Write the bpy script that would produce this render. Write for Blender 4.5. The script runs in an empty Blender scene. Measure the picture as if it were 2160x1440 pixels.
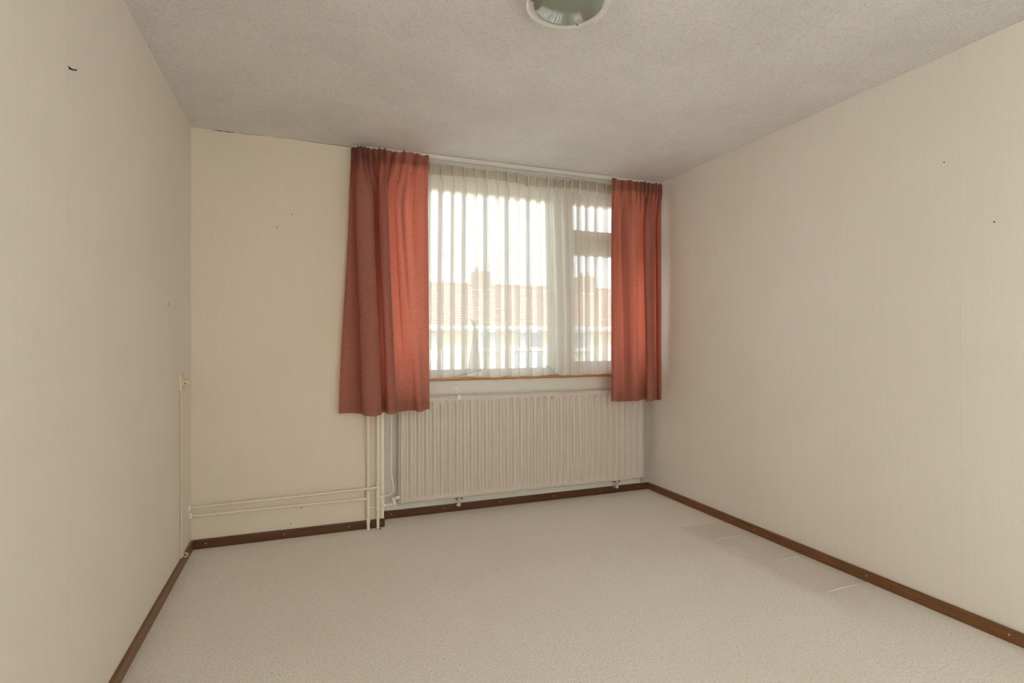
import bpy, bmesh, math, random
from mathutils import Vector, Matrix
random.seed(7)
S = bpy.context.scene
COL = S.collection

# ------------------------------------------------------------------ camera
FPX, YAW, PITCH, ROLL = 1143.4, 0.36458, 0.002837, 0.00199     # focal length in pixels of a 2160 px wide frame
CAMZ = 1.241
cd = bpy.data.cameras.new('camera'); cam = bpy.data.objects.new('camera', cd); COL.objects.link(cam)
cd.sensor_fit = 'HORIZONTAL'; cd.sensor_width = 36.0; cd.lens = 36.0 * FPX / 2160.0
cd.clip_start = 0.02; cd.clip_end = 500
cam.matrix_world = (Matrix.Translation((0, 0, CAMZ)) @ Matrix.Rotation(-YAW, 4, 'Z')
                    @ Matrix.Rotation(math.pi / 2 + PITCH, 4, 'X') @ Matrix.Rotation(-ROLL, 4, 'Z'))
S.camera = cam

# ------------------------------------------------------------------ sky, sun, exposure
SKY, SUN, EXPO, SIDE_FILL = 9.6, 3.5, 0.0, 228.0     # SKY: brightness straight overhead
w = bpy.data.worlds.new('sky'); S.world = w; w.use_nodes = True
bg = w.node_tree.nodes['Background']          # bright overcast sky: three times brighter overhead than at the horizon
wt = w.node_tree; tcw = wt.nodes.new('ShaderNodeTexCoord'); spw = wt.nodes.new('ShaderNodeSeparateXYZ')
mrw = wt.nodes.new('ShaderNodeMapRange'); wt.links.new(tcw.outputs['Generated'], spw.inputs[0]); wt.links.new(spw.outputs[2], mrw.inputs['Value'])
mrw.inputs['From Min'].default_value = 0; mrw.inputs['From Max'].default_value = 1
mrw.inputs['To Min'].default_value = SKY / 3; mrw.inputs['To Max'].default_value = SKY
wt.links.new(mrw.outputs[0], bg.inputs[1])
bg.inputs[0].default_value = (0.90, 0.95, 1.0, 1)
sl = bpy.data.lights.new('sun', 'SUN'); sl.energy = SUN; sl.angle = 0.01; sl.color = (1.0, 0.95, 0.86)
so = bpy.data.objects.new('sun', sl); COL.objects.link(so)
sd = Vector((0.16, 0.62, -0.77))            # high sun behind this house, shining on the fronts across the street
so.rotation_euler = sd.to_track_quat('-Z', 'Y').to_euler(); so.location = (-6, -10, 14)
def portal(name, loc, rx, sx, sy, rot=None):           # tells the renderer where the sky comes in
    l = bpy.data.lights.new(name, 'AREA'); l.shape = 'RECTANGLE'; l.size = sx; l.size_y = sy
    l.cycles.is_portal = True
    o = bpy.data.objects.new(name, l); COL.objects.link(o); o.location = loc; o.rotation_euler = rot or (rx, 0, 0)
portal('daylight_front', (1.61, 4.12, 1.76), -math.pi / 2, 2.2, 1.55)
portal('fill_side_left', (-0.95, -2.9, 1.27), 0, 2.42, 2.8, (0, -math.pi / 2, 0))  # portals of the two added side windows, for fill
portal('fill_side_right', (3.05, -2.9, 1.27), 0, 2.42, 2.8, (0, math.pi / 2, 0))
for sgn, x in ((1, -0.93), (-1, 3.03)):      # unseen fill lamps, added at the made-up side windows behind the camera
    l = bpy.data.lights.new('side_fill_light', 'AREA'); l.shape = 'RECTANGLE'; l.size = 2.4; l.size_y = 2.8; l.energy = SIDE_FILL * (1 - 0.12 * sgn); l.color = (1.0, 0.99, 0.985)
    o = bpy.data.objects.new('side_fill_light', l); COL.objects.link(o); o.location = (x, -2.9, 1.30); o.rotation_euler = (0, -sgn * math.pi / 2, 0)
S.view_settings.view_transform = 'Standard'; S.view_settings.look = 'None'
S.view_settings.exposure = EXPO; S.view_settings.gamma = 1.0; S.view_settings.use_curve_mapping = False
S.cycles.transparent_max_bounces = 40; S.cycles.max_bounces = 14; S.cycles.diffuse_bounces = 8
S.cycles.transmission_bounces = 10; S.cycles.use_denoising = True

# ------------------------------------------------------------------ where a pixel of the photograph lies in the room
def ray(x, y):
    u = (x - 1080) / FPX; v = -(y - 720) / FPX
    cr, sr = math.cos(ROLL), math.sin(ROLL)
    xr = u * cr - v * sr; zu = u * sr + v * cr
    cp, sp = math.cos(PITCH), math.sin(PITCH)
    d = cp - zu * sp; z = sp + zu * cp
    c, s = math.cos(YAW), math.sin(YAW)
    return Vector((xr * c + d * s, -xr * s + d * c, z))
CAM = Vector((0, 0, CAMZ))
def onY(x, y, Y): r = ray(x, y); return CAM + r * (Y / r.y)
def onX(x, y, X): r = ray(x, y); return CAM + r * (X / r.x)
def onZ(x, y, Z): r = ray(x, y); return CAM + r * ((Z - CAMZ) / r.z)

XL, XR, YB, YR, H = -0.645, 2.732, 3.751, 3.908, 2.55     # side walls, window wall, its recess, ceiling height
YREAR = -4.6
XS = 0.497                                                # step between the wall and the recess

# ------------------------------------------------------------------ materials
def nm(name):
    m = bpy.data.materials.new(name); m.use_nodes = True
    nt = m.node_tree; nt.nodes.clear()
    out = nt.nodes.new('ShaderNodeOutputMaterial')
    return m, nt, out
def N(nt, t, **kw):
    n = nt.nodes.new(t)
    for k, v in kw.items():
        if k.startswith('i_'):
            key = k[2:]
            n.inputs[int(key) if key.isdigit() else key].default_value = v
        else: setattr(n, k, v)
    return n
def rgba(c): return (c[0], c[1], c[2], 1)
def coords(nt, scale=(1, 1, 1)):
    tc = N(nt, 'ShaderNodeTexCoord'); mp = N(nt, 'ShaderNodeMapping')
    mp.inputs['Scale'].default_value = scale
    nt.links.new(tc.outputs['Object'], mp.inputs['Vector']); return mp.outputs[0]
def noise(nt, vec, scale, detail=4, rough=0.6):
    n = N(nt, 'ShaderNodeTexNoise'); n.inputs['Scale'].default_value = scale
    n.inputs['Detail'].default_value = detail; n.inputs['Roughness'].default_value = rough
    nt.links.new(vec, n.inputs['Vector']); return n.outputs['Fac']
def ramp(nt, fac, a, b, p0=0.3, p1=0.7):
    r = N(nt, 'ShaderNodeValToRGB'); r.color_ramp.elements[0].position = p0; r.color_ramp.elements[1].position = p1
    r.color_ramp.elements[0].color = rgba(a); r.color_ramp.elements[1].color = rgba(b)
    nt.links.new(fac, r.inputs[0]); return r.outputs[0]
def mixc(nt, fac, a, b, mode='MIX'):
    m = N(nt, 'ShaderNodeMix', data_type='RGBA', blend_type=mode)
    for sock, v in ((m.inputs[0], fac), (m.inputs[6], a), (m.inputs[7], b)):
        if isinstance(v, bpy.types.NodeSocket): nt.links.new(v, sock)
        elif isinstance(v, (int, float)): sock.default_value = v
        else: sock.default_value = rgba(v)
    return m.outputs[2]
def bump(nt, h, strength, dist):
    b = N(nt, 'ShaderNodeBump'); b.inputs['Strength'].default_value = strength; b.inputs['Distance'].default_value = dist
    nt.links.new(h, b.inputs['Height']); return b.outputs[0]
def principled(nt, out, color, rough=0.5, normal=None, spec=0.5, metal=0.0, coat=0.0):
    p = N(nt, 'ShaderNodeBsdfPrincipled')
    if isinstance(color, bpy.types.NodeSocket): nt.links.new(color, p.inputs['Base Color'])
    else: p.inputs['Base Color'].default_value = rgba(color)
    p.inputs['Roughness'].default_value = rough; p.inputs['Specular IOR Level'].default_value = spec
    p.inputs['Metallic'].default_value = metal; p.inputs['Coat Weight'].default_value = coat
    if normal is not None: nt.links.new(normal, p.inputs['Normal'])
    nt.links.new(p.outputs[0], out.inputs[0]); return p
def simple(name, c, rough=0.5, var=0.06, scale=20, spec=0.5, metal=0.0, bs=0.0, stretch=(1, 1, 1)):
    m, nt, out = nm(name); v = coords(nt, stretch); f = noise(nt, v, scale)
    a = tuple(max(0, x * (1 - var)) for x in c); b = tuple(min(1, x * (1 + var)) for x in c)
    nrm = bump(nt, f, bs, 0.002) if bs else None
    principled(nt, out, ramp(nt, f, a, b), rough, nrm, spec, metal); return m

def wallpaper(name, c, stain):
    m, nt, out = nm(name)
    vv = coords(nt, (1, 1, 0.10)); vh = coords(nt, (0.18, 0.18, 1))
    fv = noise(nt, vv, 420, 3, 0.7); fh = noise(nt, vh, 420, 3, 0.7); big = noise(nt, coords(nt), 1.1, 2)
    mid = noise(nt, coords(nt, (1, 1, 0.05)), 60, 2)
    th = N(nt, 'ShaderNodeMath', operation='ADD'); nt.links.new(fv, th.inputs[0]); nt.links.new(fh, th.inputs[1])
    col = ramp(nt, th.outputs[0], tuple(x * 0.93 for x in c), tuple(min(1, x * 1.05) for x in c), 0.75, 1.25)
    th2 = th.outputs[0]
    col = mixc(nt, ramp(nt, mid, (0, 0, 0), (1, 1, 1), .3, .7), col, mixc(nt, 0.5, col, tuple(x * .975 for x in c)))
    col = mixc(nt, ramp(nt, big, (0, 0, 0), (1, 1, 1), .35, .75), col, mixc(nt, 0.5, col, stain))
    principled(nt, out, col, 0.75, bump(nt, th2, 0.25, 0.0006), 0.25)
    return m
M = {}
M['paper_side'] = wallpaper('cream_woven_wallpaper', (0.765, 0.722, 0.668), (0.735, 0.685, 0.615))
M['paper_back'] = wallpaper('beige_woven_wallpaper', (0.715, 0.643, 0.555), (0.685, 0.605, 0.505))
M['plaster'] = simple('wall_plaster', (0.72, 0.68, 0.60), 0.8, 0.04, 8)

def mk_ceiling():
    m, nt, out = nm('spackled_ceiling_plaster')
    v = coords(nt)
    n1 = noise(nt, v, 110, 5, 0.75); n2 = noise(nt, v, 200, 3, 0.7)
    ad = N(nt, 'ShaderNodeMath', operation='ADD'); nt.links.new(n1, ad.inputs[0]); nt.links.new(n2, ad.inputs[1])
    big = noise(nt, v, 1.6, 4, 0.65)
    c = ramp(nt, big, (0.875, 0.86, 0.85), (0.95, 0.94, 0.93), 0.35, 0.6)
    c = mixc(nt, ramp(nt, ad.outputs[0], (1, 1, 1), (0, 0, 0), .80, 1.06), c, mixc(nt, 0.36, c, (0.34, 0.27, 0.25)))
    principled(nt, out, c, 0.85, bump(nt, ad.outputs[0], 1.0, 0.006), 0.2); return m
M['ceiling'] = mk_ceiling()

def mk_carpet():
    m, nt, out = nm('beige_flecked_carpet')
    v = coords(nt, (1, 0.75, 1)); n1 = noise(nt, v, 165, 3, 0.75); n2 = noise(nt, v, 60, 4, 0.7); n3 = noise(nt, v, 1.3, 3)
    c = ramp(nt, n1, (0.70, 0.635, 0.58), (0.97, 0.945, 0.905), 0.30, 0.60)
    c = mixc(nt, ramp(nt, n2, (0, 0, 0), (.55, .55, .55), .42, .75), c, (0.80, 0.735, 0.67))
    c = mixc(nt, ramp(nt, n3, (0, 0, 0), (.35, .35, .35), .4, .7), c, (0.82, 0.765, 0.69))
    n4 = noise(nt, coords(nt, (1, .8, 1)), 105, 3, 0.8)
    c = mixc(nt, ramp(nt, n4, (0, 0, 0), (.72, .72, .72), .57, .70), c, (0.42, 0.34, 0.28))
    # pressed, slightly soiled patch where furniture stood along the right wall
    tc = N(nt, 'ShaderNodeTexCoord'); sep = N(nt, 'ShaderNodeSeparateXYZ')
    wob = noise(nt, coords(nt), 6, 3); 
    nt.links.new(tc.outputs['Object'], sep.inputs[0])
    def edge(sock, lo, hi, wa):
        a = N(nt, 'ShaderNodeMath', operation='MULTIPLY_ADD'); nt.links.new(wob, a.inputs[0]); a.inputs[1].default_value = wa
        nt.links.new(sock, a.inputs[2])
        r = N(nt, 'ShaderNodeMapRange'); r.inputs['From Min'].default_value = lo + wa / 2; r.inputs['From Max'].default_value = hi + wa / 2
        nt.links.new(a.outputs[0], r.inputs['Value']); return r.outputs[0]
    ex = edge(sep.outputs[0], 2.30, 2.40, 0.10)
    ey = edge(sep.outputs[1], 1.55, 1.95, 0.10); ey2 = edge(sep.outputs[1], 3.02, 2.98, 0.02)
    mu = N(nt, 'ShaderNodeMath', operation='MULTIPLY'); nt.links.new(ex, mu.inputs[0]); nt.links.new(ey, mu.inputs[1])
    mu2 = N(nt, 'ShaderNodeMath', operation='MULTIPLY'); nt.links.new(mu.outputs[0], mu2.inputs[0]); nt.links.new(ey2, mu2.inputs[1])
    mu3 = N(nt, 'ShaderNodeMath', operation='MULTIPLY'); nt.links.new(mu2.outputs[0], mu3.inputs[0]); mu3.inputs[1].default_value = 0.24
    c = mixc(nt, mu3.outputs[0], c, (0.44, 0.35, 0.30))
    principled(nt, out, c, 0.95, bump(nt, n1, 0.8, 0.008), 0.1); return m
M['carpet'] = mk_carpet()

def mk_wood(name, a, b, rough=0.35, stretch=(30, 1.2, 30)):
    m, nt, out = nm(name); v = coords(nt, stretch); n = noise(nt, v, 4, 5, 0.65)
    principled(nt, out, ramp(nt, n, a, b, 0.3, 0.7), rough, bump(nt, n, 0.15, 0.001), 0.45); return m
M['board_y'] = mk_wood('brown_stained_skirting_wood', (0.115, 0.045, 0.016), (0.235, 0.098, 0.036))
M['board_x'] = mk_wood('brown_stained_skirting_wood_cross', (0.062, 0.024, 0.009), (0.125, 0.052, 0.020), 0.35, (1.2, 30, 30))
M['sill'] = mk_wood('orange_varnished_sill_wood', (0.42, 0.17, 0.03), (0.60, 0.27, 0.06), 0.3, (1.2, 20, 20))
M['frame'] = simple('cream_painted_window_frame', (0.80, 0.71, 0.53), 0.4, 0.03)
M['panel'] = simple('white_painted_parapet_board', (0.76, 0.74, 0.69), 0.55, 0.04, 60, bs=0.2)
M['rad'] = simple('white_enamel_radiator', (0.60, 0.545, 0.49), 0.35, 0.02)
M['pipe'] = simple('cream_painted_pipe', (0.76, 0.70, 0.58), 0.35, 0.05, 40)
M['white'] = simple('white_plastic', (0.80, 0.79, 0.76), 0.35, 0.03)
M['cream'] = simple('cream_plastic', (0.70, 0.61, 0.46), 0.4, 0.03)
M['dark'] = simple('black_hole', (0.02, 0.016, 0.012), 0.8, 0.1)
M['crack'] = simple('dark_plaster_crack', (0.09, 0.06, 0.035), 0.9, 0.3, 60)
M['gap'] = simple('brown_gap_shade', (0.22, 0.15, 0.09), 0.9, 0.2, 40)  # brown standing in for the shadow beside the cable duct
M['strip'] = simple('grey_corner_shade', (0.44, 0.425, 0.39), 0.5, 0.05)  # grey that carries the shade in the recess corner
M['metal'] = simple('zinc_bracket', (0.62, 0.58, 0.50), 0.4, 0.05, metal=0.2)
M['screw'] = simple('brass_screw', (0.62, 0.50, 0.34), 0.35, 0.05, metal=0.5)
M['rail'] = simple('white_aluminium_rail', (0.66, 0.65, 0.62), 0.35, 0.02)
M['chrome'] = simple('nickel_clip', (0.32, 0.30, 0.27), 0.25, 0.05, metal=0.8)

def mk_curtain():
    m, nt, out = nm('terracotta_ribbed_curtain_fabric')
    v = coords(nt, (0.06, 0.06, 1)); n = noise(nt, v, 330, 3, 0.7); n2 = noise(nt, coords(nt, (0.6, 0.6, 1)), 90, 3, 0.8)
    c = ramp(nt, n, (0.34, 0.168, 0.134), (0.47, 0.252, 0.205), 0.35, 0.65)
    t = mixc(nt, ramp(nt, n2, (0, 0, 0), (1, 1, 1), .3, .7), (0.95, 0.13, 0.075), (1.0, 0.32, 0.20))
    df = N(nt, 'ShaderNodeBsdfDiffuse'); tr = N(nt, 'ShaderNodeBsdfTranslucent'); gl = N(nt, 'ShaderNodeBsdfSheen')
    nt.links.new(c, df.inputs[0]); nt.links.new(t, tr.inputs[0])
    b = bump(nt, n, 0.5, 0.001); nt.links.new(b, df.inputs['Normal'])
    mx = N(nt, 'ShaderNodeMixShader', i_0=0.37); nt.links.new(df.outputs[0], mx.inputs[1]); nt.links.new(tr.outputs[0], mx.inputs[2])
    gl.inputs['Color'].default_value = (0.6, 0.45, 0.42, 1); gl.inputs['Roughness'].default_value = 0.4
    mx2 = N(nt, 'ShaderNodeMixShader', i_0=0.08); nt.links.new(mx.outputs[0], mx2.inputs[1]); nt.links.new(gl.outputs[0], mx2.inputs[2])
    nt.links.new(mx2.outputs[0], out.inputs[0]); return m
M['curtain'] = mk_curtain()

def mk_net(name, open_, col):
    m, nt, out = nm(name)
    n = noise(nt, coords(nt, (1, 1, 0.4)), 620, 2, 0.7)
    r = N(nt, 'ShaderNodeMapRange'); nt.links.new(n, r.inputs['Value'])
    r.inputs['From Min'].default_value = 0.3; r.inputs['From Max'].default_value = 0.7
    r.inputs['To Min'].default_value = max(0, open_ - 0.09); r.inputs['To Max'].default_value = open_ + 0.09
    tp = N(nt, 'ShaderNodeBsdfTransparent'); df = N(nt, 'ShaderNodeBsdfDiffuse'); tr = N(nt, 'ShaderNodeBsdfTranslucent')
    df.inputs[0].default_value = rgba(col); tr.inputs[0].default_value = rgba(col)
    a = N(nt, 'ShaderNodeMixShader', i_0=0.40); nt.links.new(df.outputs[0], a.inputs[1]); nt.links.new(tr.outputs[0], a.inputs[2])
    b = N(nt, 'ShaderNodeMixShader'); nt.links.new(r.outputs[0], b.inputs[0]); nt.links.new(a.outputs[0], b.inputs[1]); nt.links.new(tp.outputs[0], b.inputs[2])
    nt.links.new(b.outputs[0], out.inputs[0]); return m
M['net'] = mk_net('white_voile_net', 0.50, (0.80, 0.785, 0.75))
M['netpleat'] = mk_net('net_stitched_pleat', 0.12, (0.88, 0.85, 0.76))
M['nettape'] = mk_net('net_heading_tape', 0.42, (0.52, 0.47, 0.40))

def mk_glass():
    m, nt, out = nm('clear_window_glass')
    tp = N(nt, 'ShaderNodeBsdfTransparent'); tp.inputs[0].default_value = (0.94, 0.96, 0.95, 1)
    gl = N(nt, 'ShaderNodeBsdfGlossy'); gl.inputs['Roughness'].default_value = 0.02
    fr = N(nt, 'ShaderNodeFresnel'); fr.inputs[0].default_value = 1.45
    mx = N(nt, 'ShaderNodeMixShader'); nt.links.new(fr.outputs[0], mx.inputs[0]); nt.links.new(tp.outputs[0], mx.inputs[1]); nt.links.new(gl.outputs[0], mx.inputs[2])
    nt.links.new(mx.outputs[0], out.inputs[0]); return m
M['glass'] = mk_glass()
def mk_lampglass(name, c, alpha, rough):
    m, nt, out = nm(name)
    p = N(nt, 'ShaderNodeBsdfPrincipled'); f = noise(nt, coords(nt), 14)
    nt.links.new(ramp(nt, f, tuple(x * .95 for x in c), tuple(x * 1.05 for x in c)), p.inputs['Base Color'])
    p.inputs['Roughness'].default_value = rough; p.inputs['IOR'].default_value = 1.52; p.inputs['Alpha'].default_value = alpha
    p.inputs['Coat Weight'].default_value = 0.6; p.inputs['Coat Roughness'].default_value = 0.03
    nt.links.new(p.outputs[0], out.inputs[0]); return m
M['lampbowl'] = mk_lampglass('grey_green_lamp_glass', (0.22, 0.25, 0.21), 1.0, 0.10)
M['lamprim'] = mk_lampglass('frosted_clear_rim_glass', (0.86, 0.86, 0.83), 0.85, 0.25)
# outdoors
M['brick_cream'] = simple('cream_brick_front', (0.42, 0.34, 0.23), 0.9, 0.14, 9)
M['brick_light'] = simple('pale_cream_render', (0.52, 0.47, 0.38), 0.9, 0.05, 6)
M['brick_brown'] = simple('brown_brick_chimney', (0.30, 0.19, 0.13), 0.9, 0.2, 12)
M['tile'] = simple('orange_clay_pantiles', (0.35, 0.205, 0.14), 0.75, 0.3, 5)
M['house_white'] = simple('white_painted_wood', (0.62, 0.62, 0.60), 0.5, 0.03)
M['house_grey'] = simple('grey_cladding', (0.30, 0.29, 0.27), 0.6, 0.05)
M['house_blue'] = simple('pale_blue_panel', (0.30, 0.37, 0.46), 0.5, 0.05)
M['house_pane'] = simple('dark_reflecting_pane', (0.16, 0.17, 0.18), 0.08, 0.15, 2, spec=0.8)
M['blind'] = simple('grey_window_blind', (0.26, 0.27, 0.27), 0.6, 0.06)
M['ground'] = simple('pavement_ground', (0.55, 0.52, 0.48), 0.95, 0.15, 2)
M['lead'] = simple('pale_lead_flashing', (0.52, 0.51, 0.50), 0.6, 0.08)

# ------------------------------------------------------------------ mesh helpers
class MB:
    def __init__(s): s.v = []; s.f = []
    def add(s, vs, fs):
        o = len(s.v); s.v += [tuple(v) for v in vs]; s.f += [tuple(i + o for i in f) for f in fs]; return s
    def box(s, x0, x1, y0, y1, z0, z1):
        vs = [(x, y, z) for x in (x0, x1) for y in (y0, y1) for z in (z0, z1)]
        return s.add(vs, [(0, 1, 3, 2), (4, 6, 7, 5), (0, 4, 5, 1), (2, 3, 7, 6), (0, 2, 6, 4), (1, 5, 7, 3)])
    def tube(s, pts, r, n=12, caps=True):
        pts = [Vector(p) for p in pts]; rs = r if isinstance(r, (list, tuple)) else [r] * len(pts)
        base = len(s.v); up = None
        for i, p in enumerate(pts):
            t = (pts[min(i + 1, len(pts) - 1)] - pts[max(i - 1, 0)]).normalized()
            if up is None:
                up = Vector((0, 0, 1)) if abs(t.z) < 0.9 else Vector((0, 1, 0))
            a = (up - t * up.dot(t)).normalized(); b = t.cross(a); up = a
            for k in range(n):
                an = 2 * math.pi * k / n; s.v.append(tuple(p + (a * math.cos(an) + b * math.sin(an)) * rs[i]))
        for i in range(len(pts) - 1):
            for k in range(n):
                k2 = (k + 1) % n; s.f.append((base + i * n + k, base + i * n + k2, base + (i + 1) * n + k2, base + (i + 1) * n + k))
        if caps:
            s.f.append(tuple(base + k for k in reversed(range(n)))); e = base + (len(pts) - 1) * n
            s.f.append(tuple(e + k for k in range(n)))
        return s
    def lathe(s, prof, origin, axis='Z', n=32):
        o = Vector(origin); base = len(s.v)
        for r, h in prof:
            for k in range(n):
                an = 2 * math.pi * k / n; a, b = r * math.cos(an), r * math.sin(an)
                d = {'Z': (a, b, h), 'Y': (a, h, b), 'X': (h, a, b)}[axis]; s.v.append(tuple(o + Vector(d)))
        for i in range(len(prof) - 1):
            for k in range(n):
                k2 = (k + 1) % n; s.f.append((base + i * n + k, base + i * n + k2, base + (i + 1) * n + k2, base + (i + 1) * n + k))
        s.f.append(tuple(base + k for k in reversed(range(n)))); e = base + (len(prof) - 1) * n
        s.f.append(tuple(e + k for k in range(n))); return s
    def build(s, name, mat, parent=None, smooth=False, bevel=0.0, fix=True):
        me = bpy.data.meshes.new(name); me.from_pydata(s.v, [], s.f); me.materials.append(mat)
        if fix or bevel:
            bm = bmesh.new(); bm.from_mesh(me)
            if fix: bmesh.ops.recalc_face_normals(bm, faces=bm.faces)
            if bevel: bmesh.ops.bevel(bm, geom=[e for e in bm.edges], offset=bevel, segments=2, profile=0.6, affect='EDGES', clamp_overlap=True)
            bm.to_mesh(me); bm.free()
        if smooth:
            me.polygons.foreach_set('use_smooth', [True] * len(me.polygons))
        o = bpy.data.objects.new(name, me); COL.objects.link(o)
        if parent is not None:
            o.parent = parent; o.matrix_parent_inverse = Matrix.Translation(-parent_loc(parent))
        return o
def parent_loc(p):
    l = Vector(p.location)
    while p.parent is not None: p = p.parent; l = l  # parents carry only a translation at the top level
    return l
def smooth_by_angle(o, deg=40):
    me = o.data; bm = bmesh.new(); bm.from_mesh(me)
    for f in bm.faces: f.smooth = True
    for e in bm.edges: e.smooth = not (len(e.link_faces) == 2 and e.calc_face_angle(0) > math.radians(deg))
    bm.to_mesh(me); bm.free(); return o
def thing(name, label, cat, loc, group=None):
    o = bpy.data.objects.new(name, None); COL.objects.link(o); o.location = loc; o.empty_display_size = 0.05
    o['label'] = label; o['category'] = cat
    if group: o['group'] = group
    return o
def structure(o): o['kind'] = 'structure'; return o
def catmull(P, n):
    out = []; P = [Vector(p) for p in P]
    for i in range(len(P) - 1):
        p0 = P[max(i - 1, 0)]; p1 = P[i]; p2 = P[i + 1]; p3 = P[min(i + 2, len(P) - 1)]
        for k in range(n):
            t = k / n
            out.append(0.5 * ((2 * p1) + (p2 - p0) * t + (2 * p0 - 5 * p1 + 4 * p2 - p3) * t * t + (3 * p1 - p0 - 3 * p2 + p3) * t ** 3))
    out.append(P[-1]); return out
def lerp(a, b, t): return a + (b - a) * t
def sm(t): t = max(0, min(1, t)); return t * t * (3 - 2 * t)

# ------------------------------------------------------------------ the room
fl = structure(MB().box(XL - .2, XR + .2, YREAR - .2, 4.0, -0.25, 0.0).build('floor', M['carpet']))
ce = structure(MB().box(XL - 1.25, XR + 1.25, YREAR - .6, 4.15, H, H + 0.25).build('ceiling', M['ceiling']))  # reaches past the side walls as an added overhang keeping the sun out
SY0, SY1, SZ0, SZ1 = -4.3, -1.5, 0.06, 2.48  # side wall openings added out of view for the fill light
def side(x0, x1):
    m = MB().box(x0, x1, SY1, 4.1, -0.2, H + .1).box(x0, x1, YREAR - .2, SY0, -0.2, H + .1)
    return m.box(x0, x1, SY0, SY1, -0.2, SZ0).box(x0, x1, SY0, SY1, SZ1, H + .1)
wl = structure(side(XL - .25, XL - .0008).build('wall_left', M['plaster']))
wr = structure(side(XR + .0008, XR + .25).build('wall_right', M['plaster']))
wb = structure(MB().box(XL - .1, XS, YB + .0008, 4.10, -0.2, H + .1).build('wall_back', M['plaster']))
wp = structure(MB().box(XS, XR + .1, YR, 4.08, -0.2, 0.965).build('wall_parapet', M['panel']))
structure(MB().box(XL - .1, XR + .1, YREAR - .2, YREAR, -.2, H + .1).build('wall_rear', M['paper_side']))
MB().box(2.650, XR, YR - .006, YR, 0.056, 0.965).build('corner_shade_strip', M['strip'], wp)  # shade on the recess wall painted as a thin grey box
# wallpaper strips, butted with hairline seams
def strips(wall, mat, edges, mk):
    for a, b in zip(edges[:-1], edges[1:]):
        mk(a + 0.0004, b - 0.0004).build('wallpaper_strip', mat, wall)
strips(wl, M['paper_side'], [0.10 + .61 * k for k in range(6)] + [YB], lambda a, b: MB().box(XL - .0009, XL, a, b, 0, H))
strips(wr, M['paper_side'], [-0.285 + .61 * k for k in range(7)] + [YR], lambda a, b: MB().box(XR, XR + .0009, a, b, 0, H))
strips(wb, M['paper_back'], [XL, -0.054, XS - .012], lambda a, b: MB().box(a, b, YB, YB + .0009, 0, H))
MB().box(XS - .0125, XS + .002, YB - .002, YB + .012, 0.056, H).build('corner_bead', M['white'], wb)

# skirting boards with their screws
BH, BT = 0.056, 0.015
def screw(parent, p, axis):
    prof = [(0.0038, 0), (0.0038, 0.0010), (0.0026, 0.0018)]
    if axis in ('-X', '-Y'): prof = [(r, -h) for r, h in prof]
    MB().lathe(prof, p, axis[-1], 10).build('screw', M['screw'], parent)
b = structure(MB().box(XL, XL + BT, YREAR, YB, 0, BH).build('baseboard_left', M['board_y'], bevel=0.003))
for x, y in ((340, 1256), (250, 1411)):
    p = onX(x, y, XL + BT); screw(b, (XL + BT, p.y, 0.03), 'X')
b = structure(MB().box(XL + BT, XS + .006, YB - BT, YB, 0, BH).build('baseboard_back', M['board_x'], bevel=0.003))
for x, y in ((432, 1141), (598, 1120), (735, 1104), (802, 1099)):
    p = onY(x, y, YB - BT); screw(b, (p.x, YB - BT, 0.03), '-Y')
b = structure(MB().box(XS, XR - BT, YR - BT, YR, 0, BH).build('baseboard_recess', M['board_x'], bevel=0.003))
for x, y in ((824, 1082), (936, 1069), (1054, 1056), (1165, 1044), (1265, 1033), (1346, 1023)):
    p = onY(x, y, YR - BT); screw(b, (p.x, YR - BT, 0.032), '-Y')
b = structure(MB().box(XR - BT, XR, YREAR, YR, 0, BH).build('baseboard_right', M['board_y'], bevel=0.003))
for x, y in ((1590, 1117), (1826, 1211), (2126, 1333)):
    p = onX(x, y, XR - BT); screw(b, (XR - BT, p.y, 0.032), '-X')

# little marks on the walls
def hole(wall, p, axis, r=0.004):
    d = {'Y': (0, -.0006, 0), 'X': (.0006, 0, 0), '-X': (-.0006, 0, 0)}[axis]
    MB().lathe([(r, 0), (r * .9, .0007 if axis != '-X' and axis != 'Y' else -.0007)], p, axis[-1], 9).build('nail_hole', M['crack'], wall)
for x, y in ((617, 450), (585, 477), (634, 1069), (612, 1102)): hole(wb, onY(x, y, YB), 'Y', 0.0035)
for x, y in ((1993, 346), (1487, 530), (2098, 472)): hole(wr, onX(x, y, XR), '-X', 0.0035)
hole(wl, onX(357, 638, XL), 'X', 0.006)
p = onX(148, 141, XL)
n_ = MB().tube([p + Vector((-.002, 0, 0)), p + Vector((.012, .002, -.001)), p + Vector((.016, .006, .002))], 0.002, 8)
n_.tube([p + Vector((.0, -.006, .003)), p + Vector((.004, .01, .002))], 0.002, 8).build('nail', M['dark'], wl)
def crack(pts, wd):
    P = [onY(x, y, YB) for x, y in pts]; vs = []; fs = []
    for i, q in enumerate(P):
        ww = wd * (0.4 + 0.9 * random.random()) * (0.3 if i in (0, len(P) - 1) else 1)
        zt = min(q.z + ww, H - .0002)
        vs += [(q.x, YB - .0012, zt), (q.x, YB - .0012, zt - 2 * ww), (q.x, YB + .0004, zt), (q.x, YB + .0004, zt - 2 * ww)]
    for i in range(len(P) - 1):
        a = i * 4; c = a + 4; fs += [(a, a + 1, c + 1, c), (a + 1, a + 3, c + 3, c + 1), (a + 2, a, c, c + 2)]
    MB().add(vs, fs).build('plaster_crack', M['crack'], wb)
crack([(451, 269), (458, 270.5), (466, 272), (474, 273.4)], 0.0026)
crack([(474, 273.4), (482, 273), (490, 273.5), (497, 276)], 0.0034)
crack([(500, 276.5), (520, 279), (545, 282.3), (553, 283)], 0.0011)
crack([(580, 286.5), (596, 289)], 0.0012)
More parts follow.
